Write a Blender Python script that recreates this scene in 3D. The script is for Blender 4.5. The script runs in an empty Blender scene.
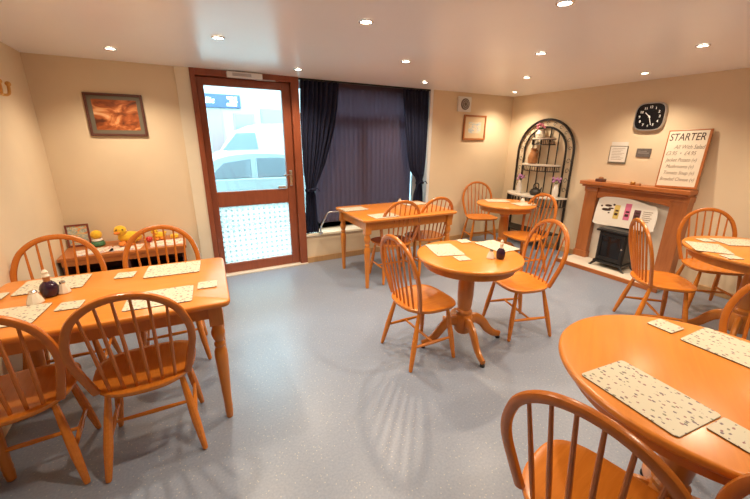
import bpy, bmesh, math, random
from math import sin, cos, pi, radians
from mathutils import Vector, Matrix
random.seed(7)
S = bpy.context.scene
COL = S.collection

# ------------------------------------------------------------------ camera, world, exposure
PITCH, YAW, ROLL, FOC, CAMH = .302, .5, .007, 350.2, 1.494
def camera():
    cp, sp, cy, sy = cos(PITCH), sin(PITCH), cos(YAW), sin(YAW)
    fwd = Vector((sy*cp, cy*cp, -sp)); right = Vector((cy, -sy, 0)); up = right.cross(fwd)
    c, s = cos(ROLL), sin(ROLL)
    r2 = right*c + up*s; u2 = up*c - right*s
    cd = bpy.data.cameras.new('camera'); cd.sensor_width = 36; cd.sensor_fit = 'HORIZONTAL'
    cd.lens = FOC*36/750; cd.clip_start = .02; cd.clip_end = 200
    o = bpy.data.objects.new('camera', cd); COL.objects.link(o)
    m = Matrix((r2, u2, -fwd)).transposed().to_4x4(); m.translation = (0, 0, CAMH)
    o.matrix_world = m; S.camera = o
camera()
W = bpy.data.worlds.new('sky'); S.world = W; W.use_nodes = True
W.node_tree.nodes['Background'].inputs[0].default_value = (.48, .83, 1.0, 1)
W.node_tree.nodes['Background'].inputs[1].default_value = 9.5
S.view_settings.view_transform = 'Standard'; S.view_settings.look = 'None'
S.view_settings.gamma = 1; S.view_settings.use_curve_mapping = False
S.view_settings.exposure = 0.74
LAMP_W = 32.0
LAMP_COL = (1.0, .80, .58)

# ------------------------------------------------------------------ room size
D, R, L, H, RB = 4.10, 4.643, -.995, 2.145, -2.3

# ------------------------------------------------------------------ materials
def new_mat(name):
    m = bpy.data.materials.new(name); m.use_nodes = True
    return m, m.node_tree.nodes, m.node_tree.links, m.node_tree.nodes['Principled BSDF']
def mat(name, col, rough=.5, metal=0, spec=.5, var=0, scale=8, bump=0, bscale=60, sheen=0):
    m, n, l, b = new_mat(name)
    b.inputs['Base Color'].default_value = (*col, 1); b.inputs['Roughness'].default_value = rough
    b.inputs['Metallic'].default_value = metal; b.inputs['Specular IOR Level'].default_value = spec
    if sheen: b.inputs['Sheen Weight'].default_value = sheen
    tc = n.new('ShaderNodeTexCoord')
    if var:
        t = n.new('ShaderNodeTexNoise'); t.inputs['Scale'].default_value = scale; t.inputs['Detail'].default_value = 4
        l.new(tc.outputs['Object'], t.inputs['Vector'])
        r = n.new('ShaderNodeValToRGB')
        r.color_ramp.elements[0].position = .3; r.color_ramp.elements[1].position = .7
        r.color_ramp.elements[0].color = (*[c*(1-var) for c in col], 1)
        r.color_ramp.elements[1].color = (*[min(1, c*(1+var)) for c in col], 1)
        l.new(t.outputs['Fac'], r.inputs['Fac']); l.new(r.outputs['Color'], b.inputs['Base Color'])
    if bump:
        t = n.new('ShaderNodeTexNoise'); t.inputs['Scale'].default_value = bscale
        l.new(tc.outputs['Object'], t.inputs['Vector'])
        bp = n.new('ShaderNodeBump'); bp.inputs['Strength'].default_value = bump; bp.inputs['Distance'].default_value = .004
        l.new(t.outputs['Fac'], bp.inputs['Height']); l.new(bp.outputs['Normal'], b.inputs['Normal'])
    return m
def wood(name, c1, c2, rough=.3, stretch=(3, 40, 40), coat=.1):
    m, n, l, b = new_mat(name)
    tc = n.new('ShaderNodeTexCoord'); mp = n.new('ShaderNodeMapping'); mp.inputs['Scale'].default_value = stretch
    t = n.new('ShaderNodeTexNoise'); t.inputs['Scale'].default_value = 1; t.inputs['Detail'].default_value = 5
    t.inputs['Roughness'].default_value = .6; t.inputs['Distortion'].default_value = .6
    r = n.new('ShaderNodeValToRGB'); r.color_ramp.elements[0].position = .3; r.color_ramp.elements[1].position = .72
    r.color_ramp.elements[0].color = (*c1, 1); r.color_ramp.elements[1].color = (*c2, 1)
    l.new(tc.outputs['Object'], mp.inputs['Vector']); l.new(mp.outputs['Vector'], t.inputs['Vector'])
    l.new(t.outputs['Fac'], r.inputs['Fac']); l.new(r.outputs['Color'], b.inputs['Base Color'])
    b.inputs['Roughness'].default_value = rough
    b.inputs['Coat Weight'].default_value = coat; b.inputs['Coat Roughness'].default_value = .2
    return m
def emit(name, col, st):
    m, n, l, b = new_mat(name)
    b.inputs['Base Color'].default_value = (*col, 1)
    b.inputs['Emission Color'].default_value = (*col, 1); b.inputs['Emission Strength'].default_value = st
    return m
def glass(name, tint=(.95, .98, .98)):
    m, n, l, b = new_mat(name); n.remove(b)
    tr = n.new('ShaderNodeBsdfTransparent'); tr.inputs[0].default_value = (*tint, 1)
    gl = n.new('ShaderNodeBsdfGlossy'); gl.inputs['Roughness'].default_value = .02
    fr = n.new('ShaderNodeFresnel'); fr.inputs[0].default_value = 1.45
    mx = n.new('ShaderNodeMixShader')
    l.new(fr.outputs[0], mx.inputs[0]); l.new(tr.outputs[0], mx.inputs[1]); l.new(gl.outputs[0], mx.inputs[2])
    l.new(mx.outputs[0], n['Material Output'].inputs[0]); return m
def translucent(name, col, tcol, fac, rough=.8):
    m, n, l, b = new_mat(name)
    b.inputs['Base Color'].default_value = (*col, 1); b.inputs['Roughness'].default_value = rough
    t = n.new('ShaderNodeBsdfTranslucent'); t.inputs[0].default_value = (*tcol, 1)
    mx = n.new('ShaderNodeMixShader'); mx.inputs[0].default_value = fac
    l.new(b.outputs[0], mx.inputs[1]); l.new(t.outputs[0], mx.inputs[2]); l.new(mx.outputs[0], n['Material Output'].inputs[0])
    return m
def film(name):      # white window film with a grid of small dots
    m, n, l, b = new_mat(name); n.remove(b)
    tc = n.new('ShaderNodeTexCoord'); mp = n.new('ShaderNodeMapping'); mp.inputs['Scale'].default_value = (17, 1, 17)
    l.new(tc.outputs['Object'], mp.inputs['Vector'])
    fr = n.new('ShaderNodeVectorMath'); fr.operation = 'FRACTION'; l.new(mp.outputs[0], fr.inputs[0])
    sb = n.new('ShaderNodeVectorMath'); sb.operation = 'SUBTRACT'; sb.inputs[1].default_value = (.5, 0, .5); l.new(fr.outputs[0], sb.inputs[0])
    mu = n.new('ShaderNodeVectorMath'); mu.operation = 'MULTIPLY'; mu.inputs[1].default_value = (1, 0, 1); l.new(sb.outputs[0], mu.inputs[0])
    ln = n.new('ShaderNodeVectorMath'); ln.operation = 'LENGTH'; l.new(mu.outputs[0], ln.inputs[0])
    lt = n.new('ShaderNodeMath'); lt.operation = 'LESS_THAN'; lt.inputs[1].default_value = .20; l.new(ln.outputs['Value'], lt.inputs[0])
    t = n.new('ShaderNodeBsdfTranslucent'); t.inputs[0].default_value = (.62, .60, .55, 1)
    tr = n.new('ShaderNodeBsdfTransparent'); m1 = n.new('ShaderNodeMixShader'); m1.inputs[0].default_value = .35
    l.new(t.outputs[0], m1.inputs[1]); l.new(tr.outputs[0], m1.inputs[2])
    d = n.new('ShaderNodeBsdfTranslucent'); d.inputs[0].default_value = (.40, .40, .38, 1)
    m2 = n.new('ShaderNodeMixShader'); l.new(lt.outputs[0], m2.inputs[0]); l.new(m1.outputs[0], m2.inputs[1]); l.new(d.outputs[0], m2.inputs[2])
    l.new(m2.outputs[0], n['Material Output'].inputs[0]); return m
def floor_mat():
    m, n, l, b = new_mat('speckled_vinyl')
    tc = n.new('ShaderNodeTexCoord')
    def speck(scale, thr):
        v = n.new('ShaderNodeTexVoronoi'); v.inputs['Scale'].default_value = scale
        l.new(tc.outputs['Object'], v.inputs['Vector'])
        r = n.new('ShaderNodeValToRGB'); r.color_ramp.interpolation = 'LINEAR'
        r.color_ramp.elements[0].position = thr; r.color_ramp.elements[0].color = (1, 1, 1, 1)
        r.color_ramp.elements[1].position = thr+.06; r.color_ramp.elements[1].color = (0, 0, 0, 1)
        l.new(v.outputs['Distance'], r.inputs[0]); return r
    t = n.new('ShaderNodeTexNoise'); t.inputs['Scale'].default_value = 90; t.inputs['Detail'].default_value = 3
    l.new(tc.outputs['Object'], t.inputs['Vector'])
    base = n.new('ShaderNodeValToRGB'); base.color_ramp.elements[0].position = .3; base.color_ramp.elements[1].position = .7
    base.color_ramp.elements[0].color = (*FL1, 1); base.color_ramp.elements[1].color = (*FL2, 1)
    l.new(t.outputs['Fac'], base.inputs[0])
    mx = n.new('ShaderNodeMixRGB'); mx.inputs[2].default_value = (.42, .43, .43, 1)
    l.new(speck(48, .11).outputs[0], mx.inputs[0]); l.new(base.outputs[0], mx.inputs[1])
    l.new(mx.outputs[0], b.inputs['Base Color'])
    b.inputs['Roughness'].default_value = .33; b.inputs['Specular IOR Level'].default_value = .5
    return m
def mat_print():     # cream laminate with small scattered berries and leaves
    m, n, l, b = new_mat('placemat_print')
    tc = n.new('ShaderNodeTexCoord')
    def spots(scale, thr, off):
        mp = n.new('ShaderNodeMapping'); mp.inputs['Location'].default_value = off; mp.inputs['Scale'].default_value = (1, 1.35, 0)
        l.new(tc.outputs['Object'], mp.inputs[0])
        v = n.new('ShaderNodeTexVoronoi'); v.inputs['Scale'].default_value = scale; v.inputs['Randomness'].default_value = .8
        l.new(mp.outputs[0], v.inputs['Vector'])
        nz = n.new('ShaderNodeTexNoise'); nz.inputs['Scale'].default_value = 260; l.new(mp.outputs[0], nz.inputs['Vector'])
        a = n.new('ShaderNodeMath'); a.operation = 'MULTIPLY_ADD'; a.inputs[1].default_value = .28; l.new(nz.outputs['Fac'], a.inputs[0]); l.new(v.outputs['Distance'], a.inputs[2])
        lt = n.new('ShaderNodeMath'); lt.operation = 'LESS_THAN'; lt.inputs[1].default_value = thr; l.new(a.outputs[0], lt.inputs[0])
        return lt, v
    cur = None
    for sc, th, off, col in ((46, .40, (0, 0, 0), (.15, .11, .13)), (43, .36, (.31, .17, 0), (.26, .12, .12)), (41, .35, (.13, .41, 0), (.19, .19, .12))):
        lt, v = spots(sc, th, off)
        mx = n.new('ShaderNodeMixRGB'); mx.inputs[2].default_value = (*col, 1); l.new(lt.outputs[0], mx.inputs[0])
        if cur is None: mx.inputs[1].default_value = (.60, .56, .43, 1)
        else: l.new(cur.outputs[0], mx.inputs[1])
        cur = mx
    l.new(cur.outputs[0], b.inputs['Base Color']); b.inputs['Roughness'].default_value = .4
    return m
def picture_mat(name, stops, scale, seed, distort=1.5):
    m, n, l, b = new_mat(name)
    tc = n.new('ShaderNodeTexCoord'); mp = n.new('ShaderNodeMapping'); mp.inputs['Location'].default_value = (seed, seed*.7, seed*.3); mp.inputs['Scale'].default_value = (1, 1, 1.5)
    t = n.new('ShaderNodeTexNoise'); t.inputs['Scale'].default_value = scale; t.inputs['Detail'].default_value = 5; t.inputs['Distortion'].default_value = distort
    r = n.new('ShaderNodeValToRGB'); el = r.color_ramp.elements
    el[0].position, el[0].color = stops[0][0], (*stops[0][1], 1); el[1].position, el[1].color = stops[-1][0], (*stops[-1][1], 1)
    for p, c in stops[1:-1]:
        e = el.new(p); e.color = (*c, 1)
    l.new(tc.outputs['Object'], mp.inputs[0]); l.new(mp.outputs[0], t.inputs[0]); l.new(t.outputs['Fac'], r.inputs[0]); l.new(r.outputs[0], b.inputs['Base Color'])
    b.inputs['Roughness'].default_value = .35
    return m
FL1, FL2 = (.205, .245, .325), (.26, .30, .38)
M = {}
M['wall'] = mat('cream_wall_paint', (.78, .645, .455), .75, var=.03, scale=2.5, bump=.08, bscale=90)
M['reveal'] = mat('pale_cream_paint', (.80, .72, .56), .6, var=.02)
M['ceiling'] = mat('white_ceiling_paint', (.93, .93, .93), .30, var=.015, scale=2)
M['floor'] = floor_mat()
M['skirt'] = wood('tan_skirting', (.50, .30, .13), (.58, .36, .17), .45, (40, 40, 3))
M['chair'] = wood('honey_beech', (.62, .19, .019), (.72, .24, .028), .27, (60, 6, 60))
M['hoop'] = wood('honey_beech_bent', (.50, .145, .018), (.58, .18, .026), .27, (30, 30, 12))
M['table'] = wood('golden_rubberwood', (.62, .205, .026), (.72, .255, .036), .28, (3, 34, 34))
M['tleg'] = wood('golden_rubberwood_upright', (.56, .185, .024), (.65, .23, .033), .3, (40, 40, 4))
M['fire'] = wood('red_oak_surround', (.36, .115, .03), (.46, .16, .045), .35, (40, 40, 4))
M['firex'] = wood('red_oak_surround_shelf', (.40, .12, .028), (.50, .165, .04), .35, (4, 40, 40))
M['mahog'] = wood('mahogany_door', (.24, .065, .030), (.32, .09, .040), .32, (30, 30, 4))
M['mat'] = mat_print()
M['matedge'] = mat('placemat_backing', (.12, .05, .02), .6)
M['curtain'] = mat('navy_curtain_cloth', (.007, .011, .040), .85, var=.25, scale=30)
M['blind'] = translucent('aubergine_blind_fabric', (.13, .09, .12), (.11, .07, .10), .5)
M['white'] = mat('white_plastic', (.82, .82, .80), .35)
M['upvc'] = mat('white_window_frame', (.80, .83, .85), .3)
M['black'] = mat('black_metal', (.012, .012, .013), .4)
M['blackgloss'] = mat('black_glossy_panel', (.012, .012, .014), .08)
M['iron'] = mat('black_wrought_iron', (.018, .014, .012), .45)
M['chrome'] = mat('chrome', (.75, .75, .75), .18, metal=1)
M['brass'] = mat('brass', (.60, .33, .10), .28, metal=1)
M['marble'] = mat('cream_marble', (.78, .72, .62), .3, var=.08, scale=7)
M['rubber'] = mat('black_rubber', (.015, .015, .015), .7)
M['glass'] = glass('clear_glass')
M['film'] = film('dotted_window_film')
M['vinegar'] = mat('dark_vinegar_bottle', (.035, .012, .03), .08)
M['crystal'] = mat('cut_glass_salt', (.80, .74, .62), .2)
M['china'] = mat('white_china', (.82, .78, .72), .2)
M['brownpot'] = mat('tan_stoneware', (.40, .17, .06), .35, var=.3, scale=25)
M['petal'] = mat('mauve_petals', (.45, .20, .42), .7, var=.3, scale=60)
M['petalpink'] = mat('pink_petals', (.62, .18, .26), .7, var=.3, scale=60)
M['leaf'] = mat('green_leaves', (.08, .17, .05), .6)
M['paper'] = mat('white_paper', (.82, .79, .72), .6)
M['paperprint'] = picture_mat('printed_play_sheet', [(.35, (.85, .82, .72)), (.52, (.85, .80, .68)), (.56, (.55, .12, .10)), (.60, (.85, .8, .7)), (.68, (.25, .3, .5))], 14, 3)
M['yellow'] = mat('yellow_plush', (.80, .48, .02), .9, var=.12, scale=50, sheen=.3)
M['orange'] = mat('orange_felt', (.75, .22, .03), .8)
M['red'] = mat('red_plastic', (.55, .03, .02), .3)
M['green'] = mat('green_plastic', (.06, .20, .10), .35)
M['darkwood'] = wood('dark_stained_wood', (.09, .03, .02), (.13, .045, .03), .45)
M['ink'] = mat('dark_brown_ink', (.05, .02, .012), .6)
M['greyink'] = mat('faded_grey_ink', (.34, .27, .20), .6)
M['board'] = mat('white_board_face', (.84, .76, .62), .4)
M['silver'] = mat('silver_plastic', (.55, .53, .52), .28, metal=.7)
M['greyplate'] = mat('grey_plaque', (.16, .14, .13), .35, var=.2, scale=30)
M['lampglow'] = emit('lamp_lens', (1, .90, .74), 14)
M['lwpic'] = picture_mat('sunset_landscape_print', [(.30, (.10, .025, .01)), (.45, (.42, .11, .03)), (.56, (.72, .30, .11)), (.68, (.85, .55, .32)), (.8, (.25, .07, .03))], 6, 1.3)
M['rwpic'] = picture_mat('pale_watercolour_print', [(.30, (.25, .35, .48)), (.46, (.55, .58, .55)), (.55, (.75, .62, .42)), (.75, (.40, .42, .30))], 9, 4.1)
M['toyframe'] = mat('maroon_toy_frame', (.20, .05, .035), .4)
M['toypic'] = picture_mat('toy_board_print', [(.32, (.70, .45, .25)), (.45, (.62, .62, .5)), (.52, (.20, .35, .40)), (.58, (.75, .60, .30)), (.7, (.70, .25, .10))], 16, 2.2)
M['greymount'] = mat('grey_picture_mount', (.16, .14, .10), .6)
M['cream_mount'] = mat('cream_picture_mount', (.66, .50, .30), .6)

# ------------------------------------------------------------------ mesh helpers
class MB:
    def __init__(s): s.v = []; s.f = []; s.sm = []
    def add(s, vs, fs, smooth=False):
        o = len(s.v); s.v += [tuple(p) for p in vs]; s.f += [tuple(i+o for i in f) for f in fs]; s.sm += [smooth]*len(fs); return s
    def box(s, a, b, bev=0, seg=2, rot=None):
        bm = bmesh.new(); bmesh.ops.create_cube(bm, size=1)
        for v in bm.verts: v.co = Vector([(a[i]+b[i])/2 + v.co[i]*abs(b[i]-a[i]) for i in range(3)])
        if bev: bmesh.ops.bevel(bm, geom=bm.edges[:], offset=bev, segments=seg, affect='EDGES', profile=.6)
        if rot is not None: bmesh.ops.transform(bm, matrix=rot, verts=bm.verts[:])
        bm.verts.index_update()
        s.add([v.co[:] for v in bm.verts], [[v.index for v in f.verts] for f in bm.faces]); bm.free(); return s
    def lathe(s, prof, c=(0, 0, 0), n=24, sx=1, sy=1, cap=True):
        vs = []; fs = []
        for r, z in prof:
            for k in range(n):
                a = 2*pi*k/n; vs.append((c[0]+r*cos(a)*sx, c[1]+r*sin(a)*sy, c[2]+z))
        for i in range(len(prof)-1):
            for k in range(n):
                k2 = (k+1) % n; fs.append((i*n+k, i*n+k2, (i+1)*n+k2, (i+1)*n+k))
        if cap:
            fs.append(tuple(range(n-1, -1, -1))); o = (len(prof)-1)*n; fs.append(tuple(o+k for k in range(n)))
        return s.add(vs, fs, True)
    def sweep(s, pts, rad, n=10, ref=(0, 1, 0), close=False, sq=1.0, cap=True):
        pts = [Vector(p) for p in pts]; N = len(pts); ref = Vector(ref); vs = []; fs = []
        if not isinstance(rad, list): rad = [rad]*N
        for i, p in enumerate(pts):
            t = (pts[(i+1) % N]-pts[i-1]) if close else (pts[min(i+1, N-1)]-pts[max(i-1, 0)])
            t.normalize(); a = ref - t*ref.dot(t)
            if a.length < 1e-4: a = t.orthogonal()
            a.normalize(); b = t.cross(a)
            r = rad[i]; ra, rb = r if isinstance(r, tuple) else (r, r)
            for k in range(n):
                th = 2*pi*(k+.5)/n; cx, cy = cos(th), sin(th)
                cx = math.copysign(abs(cx)**sq, cx); cy = math.copysign(abs(cy)**sq, cy)
                vs.append(p + a*ra*cx + b*rb*cy)
        for i in range(N if close else N-1):
            j = (i+1) % N
            for k in range(n):
                k2 = (k+1) % n; fs.append((i*n+k, i*n+k2, j*n+k2, j*n+k))
        if not close and cap:
            fs.append(tuple(range(n-1, -1, -1))); o = (N-1)*n; fs.append(tuple(o+k for k in range(n)))
        return s.add(vs, fs, True)
    def rings(s, rings, smooth=True, cap=True):     # list of equal-length point rings, bottom to top
        n = len(rings[0]); vs = [p for r in rings for p in r]; fs = []
        for i in range(len(rings)-1):
            for k in range(n):
                k2 = (k+1) % n; fs.append((i*n+k, i*n+k2, (i+1)*n+k2, (i+1)*n+k))
        if cap:
            fs.append(tuple(range(n-1, -1, -1))); o = (len(rings)-1)*n; fs.append(tuple(o+k for k in range(n)))
        return s.add(vs, fs, smooth)
    def ball(s, c, r, n=16, m=10):
        r = (r, r, r) if not isinstance(r, tuple) else r
        rg = []
        for i in range(m+1):
            a = -pi/2+pi*i/m; q = max(cos(a), .01)
            rg.append([(c[0]+r[0]*q*cos(2*pi*k/n), c[1]+r[1]*q*sin(2*pi*k/n), c[2]+r[2]*sin(a)) for k in range(n)])
        return s.rings(rg)
    def build(s, name, m, parent=None, auto=35):
        me = bpy.data.meshes.new(name); me.from_pydata(s.v, [], s.f); me.update()
        bm = bmesh.new(); bm.from_mesh(me); bmesh.ops.recalc_face_normals(bm, faces=bm.faces[:])
        for e in bm.edges:
            if len(e.link_faces) == 2 and e.calc_face_angle(0) > radians(auto): e.smooth = False
        bm.to_mesh(me); bm.free()
        for p, q in zip(me.polygons, s.sm): p.use_smooth = q
        ms = m if isinstance(m, list) else [m]
        for x in ms: me.materials.append(M[x] if isinstance(x, str) else x)
        o = bpy.data.objects.new(name, me); COL.objects.link(o)
        if parent: o.parent = parent
        return o
def tag(o, label, cat, group=None):
    o['label'] = label; o['category'] = cat
    if group: o['group'] = group
    return o
def thing(name, label, cat, loc=(0, 0, 0), rz=0, group=None, rx=0):
    o = bpy.data.objects.new(name, None); COL.objects.link(o); o.empty_display_size = .1
    o.location = loc; o.rotation_euler = (rx, 0, rz); return tag(o, label, cat, group)
def struct(o): o['kind'] = 'structure'; return o
def dup(root, label, loc, rz, sc=None):
    r = root.copy(); COL.objects.link(r); r.location = loc; r.rotation_euler = (0, 0, rz); r['label'] = label
    for ch in list(root.children):
        c = ch.copy(); COL.objects.link(c); c.parent = r
        for g in list(ch.children):
            d = g.copy(); COL.objects.link(d); d.parent = c
    return r
def text(name, body, size, m, parent, loc, shear=0, ext=.0006, align='CENTER', rot=(pi/2, 0, 0), sx=1, off=0, spacing=1):
    cu = bpy.data.curves.new(name, 'FONT'); cu.body = body; cu.size = size; cu.align_x = align; cu.align_y = 'CENTER'
    cu.extrude = ext; cu.shear = shear; cu.offset = off; cu.space_character = spacing; cu.materials.append(M[m])
    tmp = bpy.data.objects.new(name, cu); COL.objects.link(tmp); bpy.context.view_layer.update()
    me = bpy.data.meshes.new_from_object(tmp.evaluated_get(bpy.context.evaluated_depsgraph_get()))
    bpy.data.objects.remove(tmp); bpy.data.curves.remove(cu)
    me.transform(Matrix.Translation(loc) @ Matrix.Rotation(rot[0], 4, 'X') @ Matrix.Diagonal((sx, 1, 1, 1)))
    me.materials.clear(); me.materials.append(M[m])
    o = bpy.data.objects.new(name, me); COL.objects.link(o); o.parent = parent; return o
def rrect(w, d, r, n=6, z=0, c=(0, 0)):
    p = []
    for cx, cy, a0 in ((w/2-r, d/2-r, 0), (-w/2+r, d/2-r, pi/2), (-w/2+r, -d/2+r, pi), (w/2-r, -d/2+r, 3*pi/2)):
        for k in range(n+1):
            a = a0+pi/2*k/n; p.append((c[0]+cx+r*cos(a), c[1]+cy+r*sin(a), z))
    return p
def cr(pts, n=8):           # Catmull-Rom through points
    P = [Vector(p) for p in pts]; out = []
    for i in range(len(P)-1):
        a, b, c, d = P[max(i-1, 0)], P[i], P[i+1], P[min(i+2, len(P)-1)]
        for k in range(n):
            t = k/n; out.append(.5*((2*b)+(c-a)*t+(2*a-5*b+4*c-d)*t*t+(3*b-a-3*c+d)*t**3))
    out.append(P[-1]); return out

# ------------------------------------------------------------------ room shell
def setting():
    struct(MB().box((L-.1, RB-.1, -.1), (R+.1, D+.0, 0)).build('floor', 'floor'))
    struct(MB().box((L-.1, RB-.1, H), (R+.1, D+.5, H+.1)).build('ceiling', 'ceiling'))
    struct(MB().box((L-.1, RB-.1, 0), (L, D+.3, H)).build('wall_left', 'wall'))
    struct(MB().box((R, RB-.1, 0), (R+.1, D+.3, H)).build('wall_right', 'wall'))
    struct(MB().box((L, RB-.1, 0), (R, RB, H)).build('wall_rear', 'wall'))
    w = MB().box((L, D, 0), (.2, D+.3, H)).box((3.12, D, 0), (R, D+.3, H)).box((1.26, D, 0), (3.12, D+.3, .37)).build('wall_back', 'wall'); struct(w)
    struct(MB().box((3.075, D+.002, .372), (3.119, D+.299, H-.001)).build('trim_1', 'upvc'))
    struct(MB().box((.075, D-.018, 0), (.20, D, H), .003).build('trim_2', 'reveal'))
    struct(MB().box((1.262, D-.025, .345), (3.13, D+.30, .372), .004).build('trim_3', 'reveal'))
    for i, (a, b) in enumerate((((1.262, D-.015, 0), (R-.001, D, .07)), ((L, D-.015, 0), (.075, D, .07)))):
        struct(MB().box(a, b, .004).build('baseboard_back' if i == 0 else 'baseboard_back_left', 'skirt'))
    struct(MB().box((R-.015, 2.75, 0), (R, D-.016, .07), .004).build('baseboard_right', 'skirt'))
    struct(MB().box((R-.015, RB, 0), (R, 1.48, .07), .004).build('baseboard_right_front', 'skirt'))
setting()

def door():
    d = MB()
    # outer frame
    d.box((.20, D-.03, 0), (.248, D+.12, H), .004).box((1.175, D-.03, 0), (1.26, D+.12, H), .004).box((.248, D-.03, 2.085), (1.175, D+.12, H), .004)
    d.box((.246, D+.078, 0), (.262, D+.118, H)).box((1.160, D+.078, 0), (1.177, D+.118, H)).box((.262, D+.078, 2.06), (1.160, D+.118, 2.10))
    root = struct(d.build('door_1', 'mahog'))
    leaf = MB()
    y0, y1 = D+.02, D+.075
    leaf.box((.250, y0, .02), (.315, y1, 2.08), .006).box((1.08, y0, .02), (1.172, y1, 2.08), .006)
    leaf.box((.315, y0, 2.005), (1.08, y1, 2.08), .006).box((.315, y0, .785), (1.08, y1, .95), .006).box((.315, y0, .02), (1.08, y1, .13), .006)
    lf = leaf.build('door_leaf', 'mahog', root)
    MB().box((.312, D+.044, .948), (1.083, D+.050, 2.008)).build('upper_pane', 'glass', root)
    MB().box((.312, D+.047, .128), (1.083, D+.0475, .788)).build('lower_pane', 'film', root)
    h = MB().box((1.105, D+.005, .98), (1.14, D+.021, 1.16), .006)
    h.sweep([(1.122, D+.01, 1.11), (1.122, D-.03, 1.11), (1.10, D-.035, 1.11), (1.03, D-.035, 1.105)], .008, 8, (0, 0, 1))
    h.build('door_handle', 'chrome', root)
    MB().box((.97, D+.005, .955), (1.06, D+.021, .985), .004).build('door_latch', 'chrome', root)
    t = MB().box((.20, D-.05, 0), (1.26, D+.2, .018), .004).build('door_sill', 'marble', root)
    c = thing('door_closer', 'pale grey door closer box fixed across the head of the mahogany glazed door', 'door closer', (.70, D-.03, 2.105))
    MB().box((-.17, -.055, -.025), (.17, 0, .03), .008).build('body', 'white', c)
    MB().box((.10, -.048, -.034), (.30, -.03, -.022), .004).build('arm', 'silver', c)
    MB().box((-.12, -.057, -.012), (.06, -.054, .016), .001).build('cover_plate', 'silver', c)
door()

def window():
    yw = D+.27
    f = MB()
    for a, b in (((1.262, .374), (1.34, H-.002)), ((2.99, .374), (3.073, H-.002)), ((1.34, .374), (2.99, .45)), ((1.34, 2.07), (2.99, H-.002)), ((1.34, 1.72), (2.99, 1.80)), ((2.12, .45), (2.19, 1.72))):
        f.box((a[0], yw-.03, a[1]), (b[0], yw+.03, b[1]), .004)
    w = struct(f.build('window_1', 'upvc'))
    MB().box((1.33, yw-.004, .44), (3.0, yw+.004, 2.08)).build('pane', 'glass', w)
    MB().box((1.34, D+.24, .374), (2.98, D+.30, .45), .003).build('window_board', 'black', w)
    b = thing('vertical_blind', 'closed aubergine vertical blind hanging across the shop window between the curtains', 'blind', (0, D+.17, 0))
    MB().box((1.46, -.025, 2.10), (2.90, .025, H-.001), .004).build('head_rail', 'blind', b)
    s = MB(); n = 22; x0, x1 = 1.47, 2.895; st = (x1-x0)/n
    for k in range(n):
        xc = x0+st*(k+.5); a = radians(-15); hw = st*.56
        p = [(xc-hw*cos(a), -hw*sin(a)), (xc, -.013), (xc+hw*cos(a), hw*sin(a))]
        vs = [(x, y, z) for z in (.46, 2.10) for x, y in p]
        s.add(vs, [(0, 1, 4, 3), (1, 2, 5, 4)], True)
    s.build('slats', 'blind', b)
    c = MB()
    c.sweep([(1.475, -.03, .475), (2.89, -.03, .475)], .003, 6, (0, 0, 1)); c.build('bottom_chain', 'iron', b)
window()

def curtain(label, rows, y, ztie):
    root = thing('curtain', label, 'curtain', (0, y, 0), group=None)
    P = cr([(a, b, z) for z, a, b in rows], 8)      # x=left edge, y=right edge, z=height
    n = 72; vs = []; folds = 8
    for p in P:
        a, b, z = p; w = b-a
        amp = .022*min(1, .45+w*1.2) + (.012 if w < .2 else 0)
        for k in range(n):
            u = k/(n-1); vs.append((a+w*u+.006*sin(9*u+z*3), -amp*sin(u*folds*2*pi+.4*sin(z*2)) - .01*sin(u*17+z), z))
    fs = [(i*n+k, i*n+k+1, (i+1)*n+k+1, (i+1)*n+k) for i in range(len(P)-1) for k in range(n-1)]
    o = MB().add(vs, fs, True).build('drape', 'curtain', root, auto=80)
    md = o.modifiers.new('thick', 'SOLIDIFY'); md.thickness = .004
    a, b = [(p[0], p[1]) for p in P if abs(p[2]-ztie) == min(abs(q[2]-ztie) for q in P)][0]
    cx, hw = (a+b)/2, (b-a)/2+.004
    ring = [(cx+hw*cos(t), .045*sin(t), ztie+.012*cos(t)) for t in [2*pi*k/24 for k in range(24)]]
    MB().sweep(ring, (.018, .006), 8, (0, 0, 1), close=True).build('tie_back', 'curtain', root)
    k = MB(); k.ball((cx+.02, -.055, ztie), (.022, .015, .02))
    for sgn in (-1, 1): k.sweep([(cx+.02, -.055, ztie), (cx+.02+.04*sgn, -.07, ztie+.02), (cx+.02+.075*sgn, -.06, ztie-.02)], [(.006, .004), (.014, .005), (.012, .003)], 8)
    k.build('tie_bow', 'curtain', root)
    return root
curtain('navy curtain tied back beside the mahogany door', [(.385, 1.272, 1.45), (.55, 1.275, 1.44), (.80, 1.287, 1.43), (.92, 1.30, 1.42), (1.03, 1.29, 1.475), (1.25, 1.285, 1.57), (1.6, 1.285, 1.68), (1.9, 1.29, 1.735), (2.128, 1.30, 1.76)], D+.03, .92)
curtain('navy curtain tied back beside the pale window reveal, next to the small picture', [(.385, 2.85, 3.05), (.72, 2.865, 3.04), (.86, 2.91, 3.02), (.93, 2.92, 3.01), (1.0, 2.89, 3.03), (1.1, 2.80, 3.05), (1.3, 2.755, 3.06), (1.7, 2.70, 3.065), (2.128, 2.645, 3.065)], D+.03, .93)
tr = MB().box((1.27, D+.005, 2.128), (3.07, D+.05, H-.001), .003).build('curtain_track', 'black')
tag(tr, 'dark curtain track along the ceiling above the shop window', 'curtain track')
rl = thing('grab_rail', 'bent chrome rail standing on the low sill between left curtain and window table', 'rail', (1.45, 4.0, .37))
MB().sweep(cr([(0, .08, .002), (0, .06, .10), (.01, 0, .17), (.05, -.03, .265), (.10, -.04, .285), (.27, -.04, .28), (.50, -.03, .27)], 6), .011, 10, (0, 1, 0)).build('tube', 'chrome', rl)
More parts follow.
